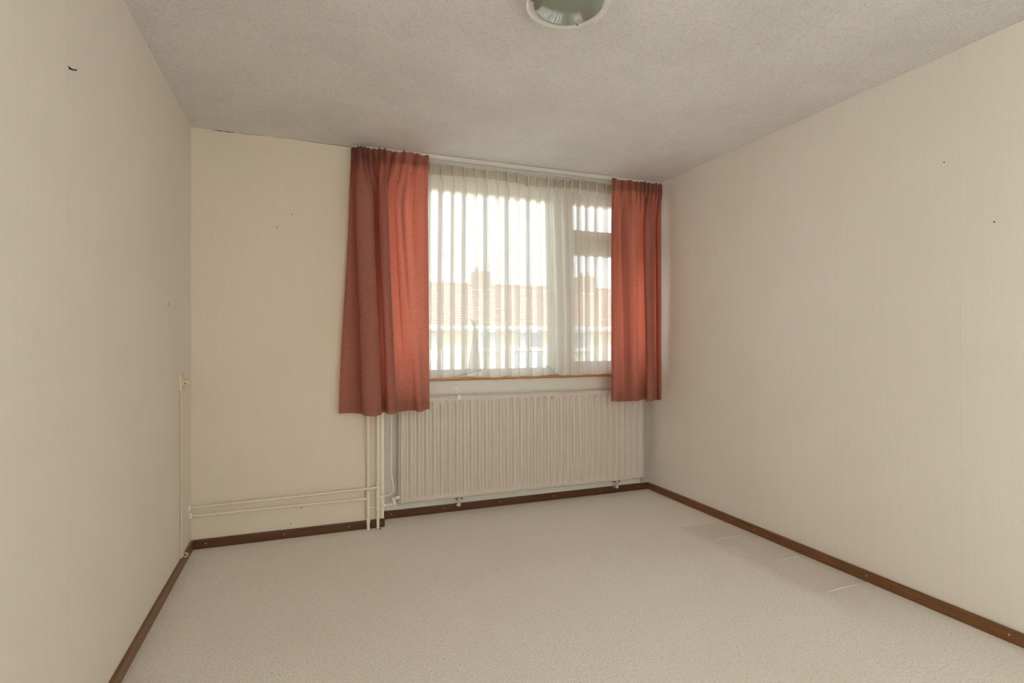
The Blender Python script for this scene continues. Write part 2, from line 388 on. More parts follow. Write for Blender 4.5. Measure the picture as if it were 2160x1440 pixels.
crack([(628, 292.6), (660, 297), (700, 303), (735, 307.5), (747, 308.5)], 0.0012)

for (xa, ya), (xb, yb) in (((1500, 1143), (1573, 1128)), ((1512, 1148), (1600, 1183)), ((1640, 1186), (1688, 1172)), ((1738, 1253), (1826, 1229))):
    A_, B_ = onZ(xa, ya, 0), onZ(xb, yb, 0); m_ = MB().tube([A_, A_.lerp(B_, .3) + Vector((0, .004, .0012)), A_.lerp(B_, .7) + Vector((0, -.003, .0012)), B_], [.002, .0045, .0045, .002], 8)
    m_.build('pile_ridge', M['carpet'], fl, smooth=True)
# ------------------------------------------------------------------ the window
win = bpy.data.objects.new('window_1', None); COL.objects.link(win); win['kind'] = 'structure'; win.location = (1.61, 4.0, 0.985)
W0, W1, WT = XS, XR, H                      # opening
FY0, FY1 = 3.955, 4.06                      # fixed frame, front and back
def wbox(name, x0, x1, z0, z1, y0=FY0, y1=FY1, mat='frame', bev=0.003):
    return MB().box(x0, x1, y0, y1, z0, z1).build(name, M[mat], win, bevel=bev)
wbox('head_rail', W0, W1, 2.385, WT)
wbox('bottom_rail', W0, W1, 0.965, 1.035, mat='white')  # white instead of frame cream: sky light put into the colour
wbox('jamb', W0, W0 + .07, 1.035, 2.385); wbox('jamb', W1 - .07, W1, 1.035, 2.385)
wbox('mullion', 1.875, 1.955, 1.035, 2.385, 3.945)
wbox('transom', 1.955, W1 - .07, 2.015, 2.085, 3.95)
MB().box(W0, W1, 3.935, 3.955, 0.986, 1.045).build('glazing_bead', M['white'], win, bevel=0.003)  # white too, with the sky's light painted into the bead
MB().box(W0 + .07, 1.875, 4.0, 4.006, 1.03, 2.39).build('pane', M['glass'], win)
def sash(z0, z1, wb_, wt_, wsd):
    x0, x1 = 1.955, W1 - .07
    s = MB().box(x0, x0 + wsd, 3.94, 4.01, z0, z1).box(x1 - wsd, x1, 3.94, 4.01, z0, z1)
    s.box(x0 + wsd, x1 - wsd, 3.94, 4.01, z0, z0 + wb_).box(x0 + wsd, x1 - wsd, 3.94, 4.01, z1 - wt_, z1)
    o = s.build('sash', M['frame'], win)
    g = MB().box(x0 + wsd - .005, x1 - wsd + .005, 3.975, 3.981, z0 + wb_ - .005, z1 - wt_ + .005).build('pane', M['glass'], o)
    return o
sash(2.085, 2.40, 0.075, 0.025, 0.075)
sash(1.035, 2.015, 0.056, 0.055, 0.075)
# varnished sill board
tr = structure(MB().box(W0 + .002, W1 - .002, 3.872, 3.956, 0.970, 0.986).build('trim_1', M['sill'], bevel=0.002))
# unseen side windows behind the camera, added to let fill light in
for nme, x0 in (('fill_window_2', XL - .16), ('fill_window_3', XR + .09)):
    rw = bpy.data.objects.new(nme, None); COL.objects.link(rw); rw['kind'] = 'structure'; rw.location = (x0, (SY0 + SY1) / 2, SZ0)
    for a in ((SY0, SY1, SZ0, SZ0 + .06), (SY0, SY1, SZ1 - .06, SZ1), (SY0, SY0 + .06, SZ0 + .06, SZ1 - .06), (SY1 - .06, SY1, SZ0 + .06, SZ1 - .06), (-2.93, -2.87, SZ0 + .06, SZ1 - .06)):
        MB().box(x0, x0 + .07, a[0], a[1], a[2], a[3]).build('frame_bar', M['frame'], rw)
    for a, c in ((SY0 + .06, -2.93), (-2.87, SY1 - .06)):
        MB().box(x0 + .03, x0 + .035, a, c, SZ0 + .06, SZ1 - .06).build('pane', M['glass'], rw)

# ------------------------------------------------------------------ curtain rail
RAILY = 3.692
rail = thing('curtain_rail', 'long white double curtain rail screwed to the ceiling above the window', 'curtain rail', (1.5, RAILY, H))
pr = MB().box(0.36, XR - .004, RAILY, RAILY + .012, H - .026, H - .003).box(0.36, XR - .004, RAILY + .012, RAILY + .055, H - .006, H)
pr.box(0.36, XR - .004, RAILY + .004, RAILY + .016, H - .030, H - .024)
pr.build('front_profile', M['rail'], rail)
nt_ = MB().box(0.42, XR - .004, RAILY + .058, RAILY + .080, H - .034, H); nt_.build('net_track', M['rail'], rail, bevel=0.002)
arc = [(0.36 - .075 * math.sin(a), RAILY + .006 + .052 * (1 - math.cos(a))) for a in [math.pi / 2 * k / 10 for k in range(11)]]
ar = MB(); vs = []; fs = []
for x, y in arc: vs += [(x, y, H), (x, y, H - .026), (x + .006, y + .008, H), (x + .006, y + .008, H - .026)]
for i in range(10):
    a = i * 4; c = a + 4; fs += [(a, c, c + 1, a + 1), (a + 2, a + 3, c + 3, c + 2), (a + 1, c + 1, c + 3, a + 3), (a, a + 2, c + 2, c)]
ar.add(vs, fs).build('curved_end', M['rail'], rail, smooth=False)

# ------------------------------------------------------------------ red curtains
def drape(root, mat, keys, ztop, zbotf, pinch, pinch_z, n=300, rows=56):
    """keys: (share of the drop, plan polyline of (pixel column, depth)); pinch: pleats (place along the width, depth, width)."""
    prof = []
    for v, pl in keys:
        D = catmull([(cx(x, y), y, 0) for x, y in pl], 24); m = len(D) - 1; row = []
        for i in range(n):
            f = i / (n - 1) * m; k = min(int(f), m - 1); row.append(D[k].lerp(D[k + 1], f - k))
        prof.append((v, row))
    grid = []
    for j in range(rows + 1):
        v = (j / rows) ** 1.25
        k = 0
        while k < len(prof) - 2 and v > prof[k + 1][0]: k += 1
        s = (v - prof[k][0]) / (prof[k + 1][0] - prof[k][0]); s = 0.5 * s + 0.5 * sm(s)
        row = []
        for i in range(n):
            u = i / (n - 1); p = prof[k][1][i].lerp(prof[k + 1][1][i], s)
            z = lerp(ztop, zbotf(u), v); d = ztop - z; amp = 0.0
            for c, a, wd in pinch:
                e = (u - c) / wd
                if abs(e) < 1.7: amp += a * math.exp(-e * e * 1.6) * (0.35 + 0.65 * math.cos(e * 6.0))
            kk = (0.8 + 0.2 * sm(d / .06)) if d < pinch_z else math.exp(-((d - pinch_z) / 0.13))
            top_wave = (0.004 * math.sin(u * 97) + 0.005 * math.sin(u * 23 + 1)) * max(0, 1 - v * 4) ** 2
            y = p.y - amp * kk + 0.002 * math.sin(u * 47 + v * 5)
            if p.x > .30: y = min(y, 3.698)          # clear of the pipes and the wall behind
            if z + top_wave > H - .036 and p.x > .30: y = min(y, RAILY - .004)
            row.append(Vector((p.x, y, z + top_wave)))
        grid.append(row)
    def sheet(r0, r1, nm_, off):
        vs = []; fs = []
        for j in range(r0, r1 + 1):
            for i in range(n):
                a = grid[j][max(i - 1, 0)]; c = grid[j][min(i + 1, n - 1)]; t = (c - a); t.z = 0; t.normalize()
                vs.append(grid[j][i] + Vector((-t.y, t.x, 0)) * off)
        for j in range(r1 - r0):
            for i in range(n - 1): fs.append((j * n + i, (j + 1) * n + i, (j + 1) * n + i + 1, j * n + i + 1))
        return MB().add(vs, fs).build(nm_, mat, root, smooth=True, fix=False)
    sheet(0, rows, 'cloth', 0)
    def row_at(d):
        return min(range(rows + 1), key=lambda j: abs(grid[0][0].z - grid[j][0].z - d))
    sheet(0, row_at(.085), 'heading_tape', 0.002); sheet(row_at(grid[0][0].z - grid[-1][0].z - .085), rows, 'hem', 0.0025)
def cx(x, Y): return min(onY(x, 720, Y).x, XR - .012)
# left curtain
lc = thing('curtain', 'wide terracotta curtain at the left side of the window, partly over the wall', 'curtain', (0.5, 3.66, 0.78), 'terracotta curtains')
botL = [(714, 3.700), (727, 3.688), (742, 3.690), (757, 3.697), (769, 3.694), (772, 3.662), (764, 3.600), (768, 3.555), (782, 3.535), (797, 3.540), (805, 3.580),
        (799, 3.650), (796, 3.695), (806, 3.712), (818, 3.708), (822, 3.680), (814, 3.625), (818, 3.590), (827, 3.580), (835, 3.605), (832, 3.660), (829, 3.695), (836, 3.712),
        (848, 3.702), (860, 3.690), (872, 3.668), (880, 3.632), (887, 3.630), (893, 3.668), (899, 3.690), (906, 3.692)]
midL = [(737, 3.708), (741, 3.690), (746, 3.694), (751, 3.706), (757, 3.694), (758, 3.655), (751, 3.605), (756, 3.572), (768, 3.556), (781, 3.570), (788, 3.612),
        (781, 3.670), (782, 3.706), (793, 3.714), (804, 3.708), (807, 3.680), (798, 3.628), (803, 3.592), (811, 3.582), (819, 3.606), (814, 3.665), (812, 3.700), (821, 3.714),
        (834, 3.702), (834, 3.648), (845, 3.630), (854, 3.690), (866, 3.690), (878, 3.650), (892, 3.636), (903, 3.686)]
topL = [(741, 3.735), (743, 3.712), (747, 3.690), (752, 3.676), (758, 3.672), (766, 3.672), (776, 3.668), (785, 3.668), (795, 3.672),
        (806, 3.672), (816, 3.668), (828, 3.670), (841, 3.674), (856, 3.668), (872, 3.672), (888, 3.672), (905, 3.662)]
def zbL(u): return 0.782 + 0.004 * math.sin(u * 40)
pinL = [(0.05, .026, .022), (.13, .032, .024), (.215, .044, .026), (.30, .034, .022), (.375, .042, .024), (.455, .038, .022), (.53, .042, .022), (.605, .036, .022), (.70, .040, .024), (.80, .034, .022), (.90, .028, .022), (.975, .016, .02)]
drape(lc, M['curtain'], [(0, topL), (.20, midL), (1, botL)], 2.528, zbL, pinL, 0.085)
# right curtain
rc = thing('curtain', 'narrower terracotta curtain in the right corner, hanging before the radiator end', 'curtain', (2.45, 3.66, 0.78), 'terracotta curtains')
botR = [(1289, 3.690), (1293, 3.660), (1300, 3.645), (1307, 3.675), (1315, 3.690), (1324, 3.665), (1333, 3.625), (1342, 3.605), (1347, 3.630), (1342, 3.680),
        (1345, 3.714), (1355, 3.718), (1366, 3.705), (1369, 3.680), (1363, 3.635), (1367, 3.600), (1375, 3.595), (1380, 3.635), (1376, 3.685), (1384, 3.695), (1390, 3.655), (1395, 3.680)]
midR = [(1290, 3.690), (1293, 3.645), (1299, 3.628), (1304, 3.668), (1308, 3.702), (1317, 3.665), (1328, 3.622), (1340, 3.604), (1347, 3.640), (1341, 3.700),
        (1345, 3.718), (1353, 3.718), (1362, 3.705), (1365, 3.680), (1358, 3.632), (1362, 3.592), (1372, 3.580), (1381, 3.615), (1376, 3.690), (1384, 3.697), (1388, 3.635), (1395, 3.670)]
topR = [(1292, 3.664), (1302, 3.668), (1314, 3.672), (1325, 3.676), (1336, 3.672), (1346, 3.674), (1355, 3.672), (1364, 3.672), (1373, 3.668), (1382, 3.672), (1390, 3.668), (1396, 3.672)]
pinR = [(.04, .022, .022), (.17, .030, .022), (.30, .034, .022), (.42, .038, .022), (.51, .040, .020), (.59, .040, .020), (.675, .040, .020), (.76, .040, .020), (.84, .036, .018), (.92, .032, .018), (.98, .022, .018)]
drape(rc, M['curtain'], [(0, topR), (.20, midR), (1, botR)], 2.522, lambda u: 0.782 + .004 * math.sin(u * 25), pinR, 0.085)
for root, pts in ((lc, ((0.405, ), (0.56, ), (0.665, ), (0.74, ))), (rc, ((2.33, ), (2.42, ), (2.505, ), (2.60, )))):
    for (x,) in pts:
        MB().tube([(x, 3.70, H - .024), (x, 3.698, H - .045), (x, 3.69, H - .052), (x, 3.684, H - .040)], 0.0025, 7).build('curtain_hook', M['white'], root)

# ------------------------------------------------------------------ net curtain
NY = 3.790
net = thing('net_curtain', 'sheer white pleated net curtain hanging before the window glass', 'net curtain', (1.6, NY, 1.0))
def net_sheet():
    P = []; x = 0.70; k = 0; pleats = []
    while x < 2.42:
        pxc = x
        dense = 1.62 < x < 2.02                # gathered part in front of the mullion
        per = 0.083 if not dense else 0.068
        wv = random.uniform(0.8, 1.25) * (1.25 if dense else 1)
        a = random.uniform(-.006, .006)
        w1 = random.uniform(.026, .046) * (1.25 if dense else 1); c_ = .050 + a
        P += [(x, 0.006, 0), (x + .026 + a, 0.0, 0), (x + c_ + w1 / 2, -0.004, 1), (x + c_ - w1 / 2, 0.010, 1)]
        if dense or random.random() < .7: P += [(x + c_ + w1 * .30, 0.016, 1), (x + c_ - w1 * .55, 0.026, 1)]
        else: P += [(x + c_ - w1 * .2, 0.012, 1), (x + c_ + w1 * .2, 0.014, 1)]
        pleats.append(x + .045); x += per
    P.append((x, 0.006, 0))
    return P, pleats
NP, PL = net_sheet()
NTOP = 2.512
def hem_z(X):
    z = 0.990
    z += 0.011 * math.exp(-((X - 1.09) / 0.075) ** 2) + 0.010 * math.exp(-((X - 1.80) / 0.05) ** 2)
    return z + 0.0025 * math.sin(X * 37) + 0.0015 * math.sin(X * 91)
def net_part(z0f, z1f, rows, name, mat, off=0.0):
    nseg = 4; n = None; vs = []; fs = []
    for j in range(rows + 1):
        v = j / rows; pts = []
        for i, (x, y, fold) in enumerate(NP):
            zt = z0f(x); zz = lerp(zt, z1f(x), v); d = NTOP - zz
            op = min(1.0, 0.25 + d / 0.30)                     # folds open out below the heading
            base = NP[(i // 6) * 6]
            xx = base[0] + .040 + (x - base[0] - .040) * (op if fold else 1.0) if fold else x
            sway = 0.010 * math.sin(x * 4.0 + 1.0) * min(1, d) + (0.016 * math.sin((x - 1.6) * 7) * min(1, d) if 1.5 < x < 2.1 else 0)
            pts.append(Vector((xx + sway + 0.004 * math.sin(i * 2.1 + zz * 2.2) * min(1, d), NY + y * (0.5 + 0.7 * op) + 0.012 * math.sin(x * 9) * min(1, d) + off, 0)))
        row = catmull(pts, nseg); n = len(row)
        for i, q in enumerate(row):
            z = lerp(z0f(q.x), z1f(q.x), v); vs.append((q.x, q.y, z))
    for j in range(rows):
        for i in range(n - 1): fs.append((j * n + i, (j + 1) * n + i, (j + 1) * n + i + 1, j * n + i + 1))
    return MB().add(vs, fs).build(name, mat, net, smooth=True, fix=False)
def ntop(x): return NTOP - (0.013 * abs(math.sin(math.pi * (x - 1.54) / .068)) if 1.54 < x < 1.95 else 0)
net_part(ntop, hem_z, 24, 'voile', M['net'])
net_part(lambda x: ntop(x) + .001, lambda x: ntop(x) - .066 - .006 * math.sin(x * 9), 2, 'heading_tape', M['nettape'], -0.004)
net_part(lambda x: hem_z(x) + .022, lambda x: hem_z(x), 1, 'hem', M['net'], -0.0015)
for x in PL:                                                    # stitched pleats of the heading
    MB().box(x - .0030, x + .0030, NY - .018, NY - .013, NTOP - .105, NTOP - .006).build('stitched_pleat', M['netpleat'], net)
# turned-back corner on a torn slit
ap = onY(1001, 678, NY - .02); bl = onY(984, 783, NY - .02); br = onY(1015, 780, NY - .035); mid = onY(1000, 735, NY - .05)
vs = []; fs = []; R_, C_ = 10, 6
for j in range(R_ + 1):
    v = j / R_; l = ap.lerp(bl, v) + Vector((0.006 * math.sin(v * 3), 0, 0)); r = (ap + Vector((.006, 0, 0))).lerp(br, v)
    for i in range(C_ + 1):
        u = i / C_; q = l.lerp(r, u); q = q + Vector((0, -0.022 * math.sin(u * math.pi) * v, 0)); vs.append(q)
for j in range(R_):
    for i in range(C_): a = j * (C_ + 1) + i; fs.append((a, a + C_ + 1, a + C_ + 2, a + 1))
m1 = MB().add(vs, fs); m1.add([Vector(q) + Vector((0.001, 0.006, 0)) for q in vs], fs); 
m1.build('turned_back_flap', M['net'], net, smooth=True, fix=False)
k0 = [onY(x, y, NY - .022) for x, y in ((989, 668), (993, 678), (997, 689), (1003, 681), (1000, 676), (992, 672))]
MB().add(k0 + [q + Vector((0, .006, 0)) for q in k0], [(0, 1, 2, 3, 4, 5), (6, 7, 8, 9, 10, 11)]).build('turned_back_flap', M['net'], net, fix=False)
M['cord'] = simple('grey_weighted_hem_cord', (0.42, 0.43, 0.45), 0.6, 0.05)
for pts in (((940, 796), (965, 792), (990, 786), (1015, 780)), ((1150, 772), (1163, 778), (1174, 788), (1184, 792), (1195, 793))):
    MB().tube(catmull([onY(x, y, NY - .03) for x, y in pts], 4), 0.0022, 6).build('hem_cord', M['cord'], net)

# ------------------------------------------------------------------ radiator
RF, RBk = 3.822, 3.856
rx0, rx1, rz0, rz1 = 0.620, 2.628, 0.118, 0.853
rad = thing('radiator', 'long white ribbed panel radiator under the window', 'radiator', (1.62, 3.85, 0.1))
NG = 35; pitch = (rx1 - rx0 - .05) / NG
xs = [rx0, rx0 + .004]; dep = [0.0, 0.0]; gi = []
for k in range(NG):
    c = rx0 + .025 + pitch * (k + .5); hw = 0.0165
    for t, dd in ((-1, 0), (-.84, .18), (-.52, .88), (0, 1), (.52, .88), (.84, .18), (1, 0)): xs.append(c + hw * t); gi.append(len(xs) - 1); dep.append(dd)
xs += [rx1 - .004, rx1]; dep += [0, 0]
zs = [rz0, rz0 + .004, rz0 + .022, rz0 + .028, rz0 + .035, rz0 + .043, rz0 + .055] + [rz0 + .055 + (rz1 - rz0 - .11) * k / 6 for k in range(1, 6)] + [rz1 - .055, rz1 - .043, rz1 - .035, rz1 - .028, rz1 - .022, rz1 - .004, rz1]
vs = []; fs = []; nx = len(xs)
for z in zs:
    e = min(sm((z - rz0 - .022) / .028), sm((rz1 - .022 - z) / .028))
    for x, d in zip(xs, dep):
        y = RF + 0.0135 * d * e
        if x in (rx0, rx1) or z in (rz0, rz1): y = RF + .004
        vs.append((x, y, z))
for j in range(len(zs) - 1):
    for i in range(nx - 1): a = j * nx + i; fs.append((a, a + 1, a + nx + 1, a + nx))
nv = len(vs)
ring = [(i) for i in range(nx)] + [j * nx + nx - 1 for j in range(1, len(zs))] + [(len(zs) - 1) * nx + i for i in range(nx - 2, -1, -1)] + [j * nx for j in range(len(zs) - 2, 0, -1)]
vs += [(vs[i][0], RBk, vs[i][2]) for i in ring]
for k in range(len(ring)):
    k2 = (k + 1) % len(ring); fs.append((ring[k], nv + k, nv + k2, ring[k2]))
fs.append(tuple(nv + k for k in range(len(ring))))
smooth_by_angle(MB().add(vs, fs).build('ribbed_panel', M['rad'], rad), 50)
MB().box(rx0 + .004, rx1 - .004, RF + .002, RF + .012, rz1 - .001, rz1 + .006).build('top_lip', M['rad'], rad, bevel=0.002)
MB().box(rx0 - .010, rx0 + .001, RF + .012, RBk + .006, rz0 + .005, rz1 - .004).build('side_strip', M['rad'], rad, bevel=0.002)
MB().box(rx1 - .001, rx1 + .010, RF + .012, RBk + .006, rz0 + .005, rz1 - .004).build('side_strip', M['rad'], rad, bevel=0.002)
for x, y in ((966, 1058), (1299, 1022)):
    q = onY(x, y, 3.85)
    br_ = MB().box(q.x - .012, q.x + .012, 3.836, 3.840, q.z - .030, q.z + .030).box(q.x - .012, q.x + .012, 3.836, YR, q.z + .012, q.z + .016)
    br_.box(q.x - .012, q.x + .012, 3.836, YR - .016, q.z - .030, q.z - .026)
    o = br_.build('bracket', M['metal'], rad)
    for dx, dz, r in ((.022, .026, .006), (-.004, .012, .003), (.003, -.002, .0025)):
        h_ = MB().lathe([(r, 0), (r, -.001)], (q.x + dx, 3.8358 if dx < .02 else 3.842, q.z + dz), 'Y', 10).build('bolt_hole', M['dark'], o)
    e_ = MB().box(q.x + .010, q.x + .032, 3.8425, 3.8465, q.z + .016, q.z + .036).build('bracket_ear', M['metal'], o)
q = onY(968, 838, RF)
hk = MB().box(q.x - .010, q.x + .010, RF - .0030, RF + .0005, rz1 - .022, rz1 + .008).box(q.x - .008, q.x + .008, RF - .003, YR, rz1 + .008, rz1 + .012)
o = hk.build('top_bracket', M['white'], rad)
sb = MB().box(q.x - .009, q.x + .009, YR - .003, YR, rz1 + .012, 0.955).build('bracket_strap', M['white'], o)
hb = MB().lathe([(.0035, 0), (.0035, -.001)], (q.x, YR - .003, 0.935), 'Y', 8).build('bolt_hole', M['dark'], o)
q = onY(1116, 799, YR)
ck = thing('cup_hook', 'tiny white hook screwed in under the sill above the radiator', 'hook', (q.x, YR, q.z))
MB().tube([(q.x, YR, q.z), (q.x, YR - .018, q.z), (q.x - .004, YR - .024, q.z - .006), (q.x - .010, YR - .020, q.z - .010)], 0.0028, 8).build('hook_wire', M['white'], ck)
MB().lathe([(.008, 0), (.008, -.003)], (q.x, YR, q.z), 'Y', 12).build('hook_plate', M['white'], ck)

# ------------------------------------------------------------------ heating pipes
PY = 3.722
hp = thing('heating_pipes', 'cream painted riser pipes and branches left of the radiator', 'heating pipes', (0.42, PY, 0))
pxL = onY(775.5, 1000, PY).x; pxR = onY(796, 1000, PY - .004).x
def zpx(x, y, Y=PY): return onY(x, y, Y).z
def pipe(pts, r, name='pipe'): return MB().tube(pts, r, 14).build(name, M['pipe'], hp, smooth=True)
smooth_by_angle(MB().tube([(pxL, PY, 0), (pxL, PY, H - .05)], .0105, 16).build('riser_pipe', M['pipe'], hp))
smooth_by_angle(MB().tube([(pxR, PY - .004, 0), (pxR, PY - .004, H - .05)], .0105, 16).build('riser_pipe', M['pipe'], hp))
def sleeve(x, Y, z0, z1, r=.0132):
    smooth_by_angle(MB().lathe([(r * .86, z0 - .003), (r * 1.08, z0), (r * 1.08, z0 + .006), (r, z0 + .008), (r, z1 - .008), (r * 1.08, z1 - .006), (r * 1.08, z1), (r * .86, z1 + .003)], (x, Y, 0), 'Z', 18).build('coupling', M['pipe'], hp))
sleeve(pxL, PY, zpx(774, 1084), zpx(774, 1035), .0140)
sleeve(pxL, PY, zpx(773, 1098) - .004, zpx(773, 1094) + .004, .0128)
sleeve(pxR, PY - .004, zpx(796, 1074), zpx(796, 1060), .0128)
sleeve(pxR, PY - .004, zpx(796, 1061), zpx(796, 1013), .0132)
# two branch pipes to the left wall
za0, za1 = onY(403, 1068, PY - .018).z, onY(790, 1027, PY - .018).z
zb0, zb1 = onY(403, 1085, PY).z, onY(770, 1050, PY).z
br1 = smooth_by_angle(MB().tube([(XL + .001, PY - .022, za0), (pxR, PY - .022, za1)], .0075, 12).build('branch_pipe', M['pipe'], hp))
br2 = smooth_by_angle(MB().tube([(XL + .001, PY - .004, zb0), (pxL, PY - .002, zb1)], .0075, 12).build('branch_pipe', M['pipe'], hp))
MB().tube([(pxR - .045, PY - .022, lerp(za0, za1, .96)), (pxR - .003, PY - .022, za1)], .0100, 12).build('coupling', M['pipe'], hp)
MB().tube([(pxL - .050, PY - .003, lerp(zb0, zb1, .96)), (pxL - .006, PY - .002, zb1)], .0100, 12).build('coupling', M['pipe'], hp)
for y_, z_ in ((PY - .022, za0), (PY - .004, zb0)):
    smooth_by_angle(MB().lathe([(.022, 0), (.022, .004), (.017, .010), (.0095, .013)], (XL, y_, z_), 'X', 20).build('wall_rosette', M['white'], hp))
    MB().lathe([(.0092, .013), (.0092, .017)], (XL, y_, z_), 'X', 14).build('wall_collar', M['metal'], hp)
# feed pipe: out of the right riser, round the step and up behind the curtain to the top of the radiator
z1_ = zpx(805, 1046)
fp = [(pxR, PY - .004, z1_), (pxR + .02, PY - .004, z1_ + .001)] + [onY(x, y, PY + .01 + .05 * k) for k, (x, y) in enumerate(((812, 1044), (822, 1041)))]
fp += [onY(828, 1032, PY + .075), onY(827.5, 1020, PY + .08), onY(824.5, 1005, PY + .085), onY(823.5, 985, PY + .085), onY(824.5, 900, PY + .085)]
q = onY(824.5, 880, PY + .085); fp += [q, Vector((q.x + .004, q.y, 0.80)), Vector((q.x + .02, 3.84, .822)), Vector((rx0 - .005, 3.84, .825))]
pipe(catmull(fp, 6), .0082, 'feed_pipe')
MB().tube([(pxR + .012, PY - .004, z1_), (pxR + .032, PY - .002, z1_ + .001)], .0108, 12).build('coupling', M['pipe'], hp)
# return branch with valve
z2_ = zpx(780, 1071)
A = Vector((pxL, PY, z2_)); Bq = onY(803, 1065, PY + .03); Cq = onY(832, 1062, 3.79)
pipe([A, A.lerp(Bq, .5), Bq, Cq], .0080, 'return_pipe')
for t0, t1, r in ((.05, .28, .0115), (.38, .52, .0135), (.60, .72, .0135), (.80, .98, .0125)):
    MB().tube([Bq.lerp(Cq, t0), Bq.lerp(Cq, t1)], r, 12).build('valve_nut', M['white'], hp, bevel=0.001)
Dq = onY(828, 1052, 3.80); Eq = onY(833, 1049, 3.835)
pipe(catmull([Cq, Cq.lerp(Dq, .5), Dq, Eq, (rx0 + .004, 3.84, Eq.z)], 4), .0095, 'valve_elbow')
MB().tube([Dq + Vector((-.004, -.003, 0)), Dq + Vector((.006, .006, .001))], .0135, 12).build('valve_nut', M['white'], hp, bevel=0.001)
MB().tube([(rx0 - .026, 3.84, Eq.z), (rx0 - .004, 3.84, Eq.z)], .0145, 8).build('valve_nut', M['white'], hp, bevel=0.001)
MB().lathe([(.0165, 0), (.0165, .0006)], (pxR + .004, PY - .004, 0), 'Z', 14).build('carpet_cutout', M['dark'], hp)

# ------------------------------------------------------------------ socket, plug and cable on the left wall
sy, sz = onX(379, 803, XL).y + .02, onX(379, 803, XL).z
ws = thing('wall_socket', 'cream surface wall socket high on the left wall near the corner', 'socket', (XL, sy, sz))
MB().box(XL, XL + .012, sy - .040, sy + .040, sz - .045, sz + .045).build('cover_plate', M['cream'], ws, bevel=0.003)
MB().lathe([(.026, .010), (.026, .017), (.022, .020)], (XL, sy + .004, sz - .006), 'X', 24).build('socket_ring', M['cream'], ws)
pg = thing('power_plug', 'cream plug with looped cord pushed into the wall socket', 'plug', (XL + .02, sy + .004, sz - .006))
smooth_by_angle(MB().lathe([(.017, .016), (.017, .028), (.0155, .030), (.0155, .042), (.012, .046), (.006, .047)], (XL, sy + .004, sz - .006), 'X', 20).build('plug_body', M['cream'], pg))
MB().box(XL + .018, XL + .029, sy - .0135, sy - .0128, sz - .009, sz - .005).build('plug_slot', M['dark'], pg)
c0 = Vector((XL + .046, sy + .004, sz - .006))
cord = [c0, c0 + Vector((.014, 0, .001)), c0 + Vector((.040, .0, -.006)), c0 + Vector((.056, 0, -.026)), c0 + Vector((.050, 0, -.046)), c0 + Vector((.026, 0, -.052)), c0 + Vector((-.010, -.005, -.046)), c0 + Vector((-.034, -.008, -.040)), c0 + Vector((-.052, -.012, -.046))]
MB().tube(catmull(cord, 6), .0022, 8).build('cord', M['cream'], pg, smooth=True)
du = thing('cable_duct', 'slim cream cable duct running from the wall socket down to the skirting', 'cable duct', (XL, sy - .008, BH))
MB().box(XL, XL + .009, sy - .016, sy - .002, BH, sz - .045).build('duct_channel', M['cream'], du, bevel=0.0015)
MB().tube([(XL + .0075, sy - .0015, BH + .01), (XL + .0075, sy - .0012, sz - .045)], .0024, 8).build('cable', M['cream'], du)
MB().box(XL, XL + .0012, sy - .0192, sy - .016, BH, sz - .045).build('duct_shadow_gap', M['gap'], du)  # shadow along the duct painted as a thin brown box
cl = onX(389, 1170, XL + .018)
co = thing('cable_loop', 'small loop of white cable on the left skirting board below the socket', 'cable', (XL + .02, cl.y, cl.z))
pts = []
for k in range(26):
    a = 2 * math.pi * k / 22; pts.append((XL + .020 + .0115 * math.cos(a + 2.6), sy + .012 + .004 * k / 22, BH + .008 + .0105 * math.sin(a + 2.6)))
pts = [(XL + .006, sy - .008, BH + .03), (XL + .010, sy - .008, BH + .012)] + pts
MB().tube(catmull(pts, 3), .0025, 8).build('loop_wire', M['white'], co, smooth=True)

# ------------------------------------------------------------------ ceiling lamp
lx, ly = 0.918, 1.806
lamp = thing('ceiling_lamp', 'round flush ceiling lamp with grey-green glass bowl and pale glass rim', 'lamp', (lx, ly, H))
smooth_by_angle(MB().lathe([(.105, 0), (.105, -.030), (.098, -.034)], (lx, ly, H), 'Z', 40).build('base_plate', M['white'], lamp))
rim = [(.136, -.030), (.146, -.034), (.158, -.044), (.1585, -.049), (.156, -.050), (.146, -.043), (.136, -.038), (.128, -.036)]
smooth_by_angle(MB().lathe(rim, (lx, ly, H), 'Z', 64).build('glass_rim', M['lamprim'], lamp), 60)
bowl = [(.130, -.036), (.1305, -.046)] + [(.1305 * math.cos(a), -.046 - .034 * math.sin(a)) for a in [math.pi / 2 * k / 12 for k in range(1, 12)]] + [(.004, -.080)]
smooth_by_angle(MB().lathe(bowl, (lx, ly, H), 'Z', 64).build('glass_bowl', M['lampbowl'], lamp), 60)
for px_, py_ in ((1127, 2), (1221, 54)):
    q = onZ(px_, py_, H - .047); d = Vector((q.x - lx, q.y - ly, 0)).normalized(); a0 = math.atan2(d.y, d.x)
    for aa in ([a0] if px_ > 1200 else [a0, a0 + 2.1]):
        c_ = Vector((lx + math.cos(aa) * .138, ly + math.sin(aa) * .138, H - .046))
        smooth_by_angle(MB().lathe([(.003, .012), (.0065, .004), (.0075, 0), (.006, -.004), (.002, -.006)], c_, 'Z', 14).build('clip', M['chrome'], lamp))

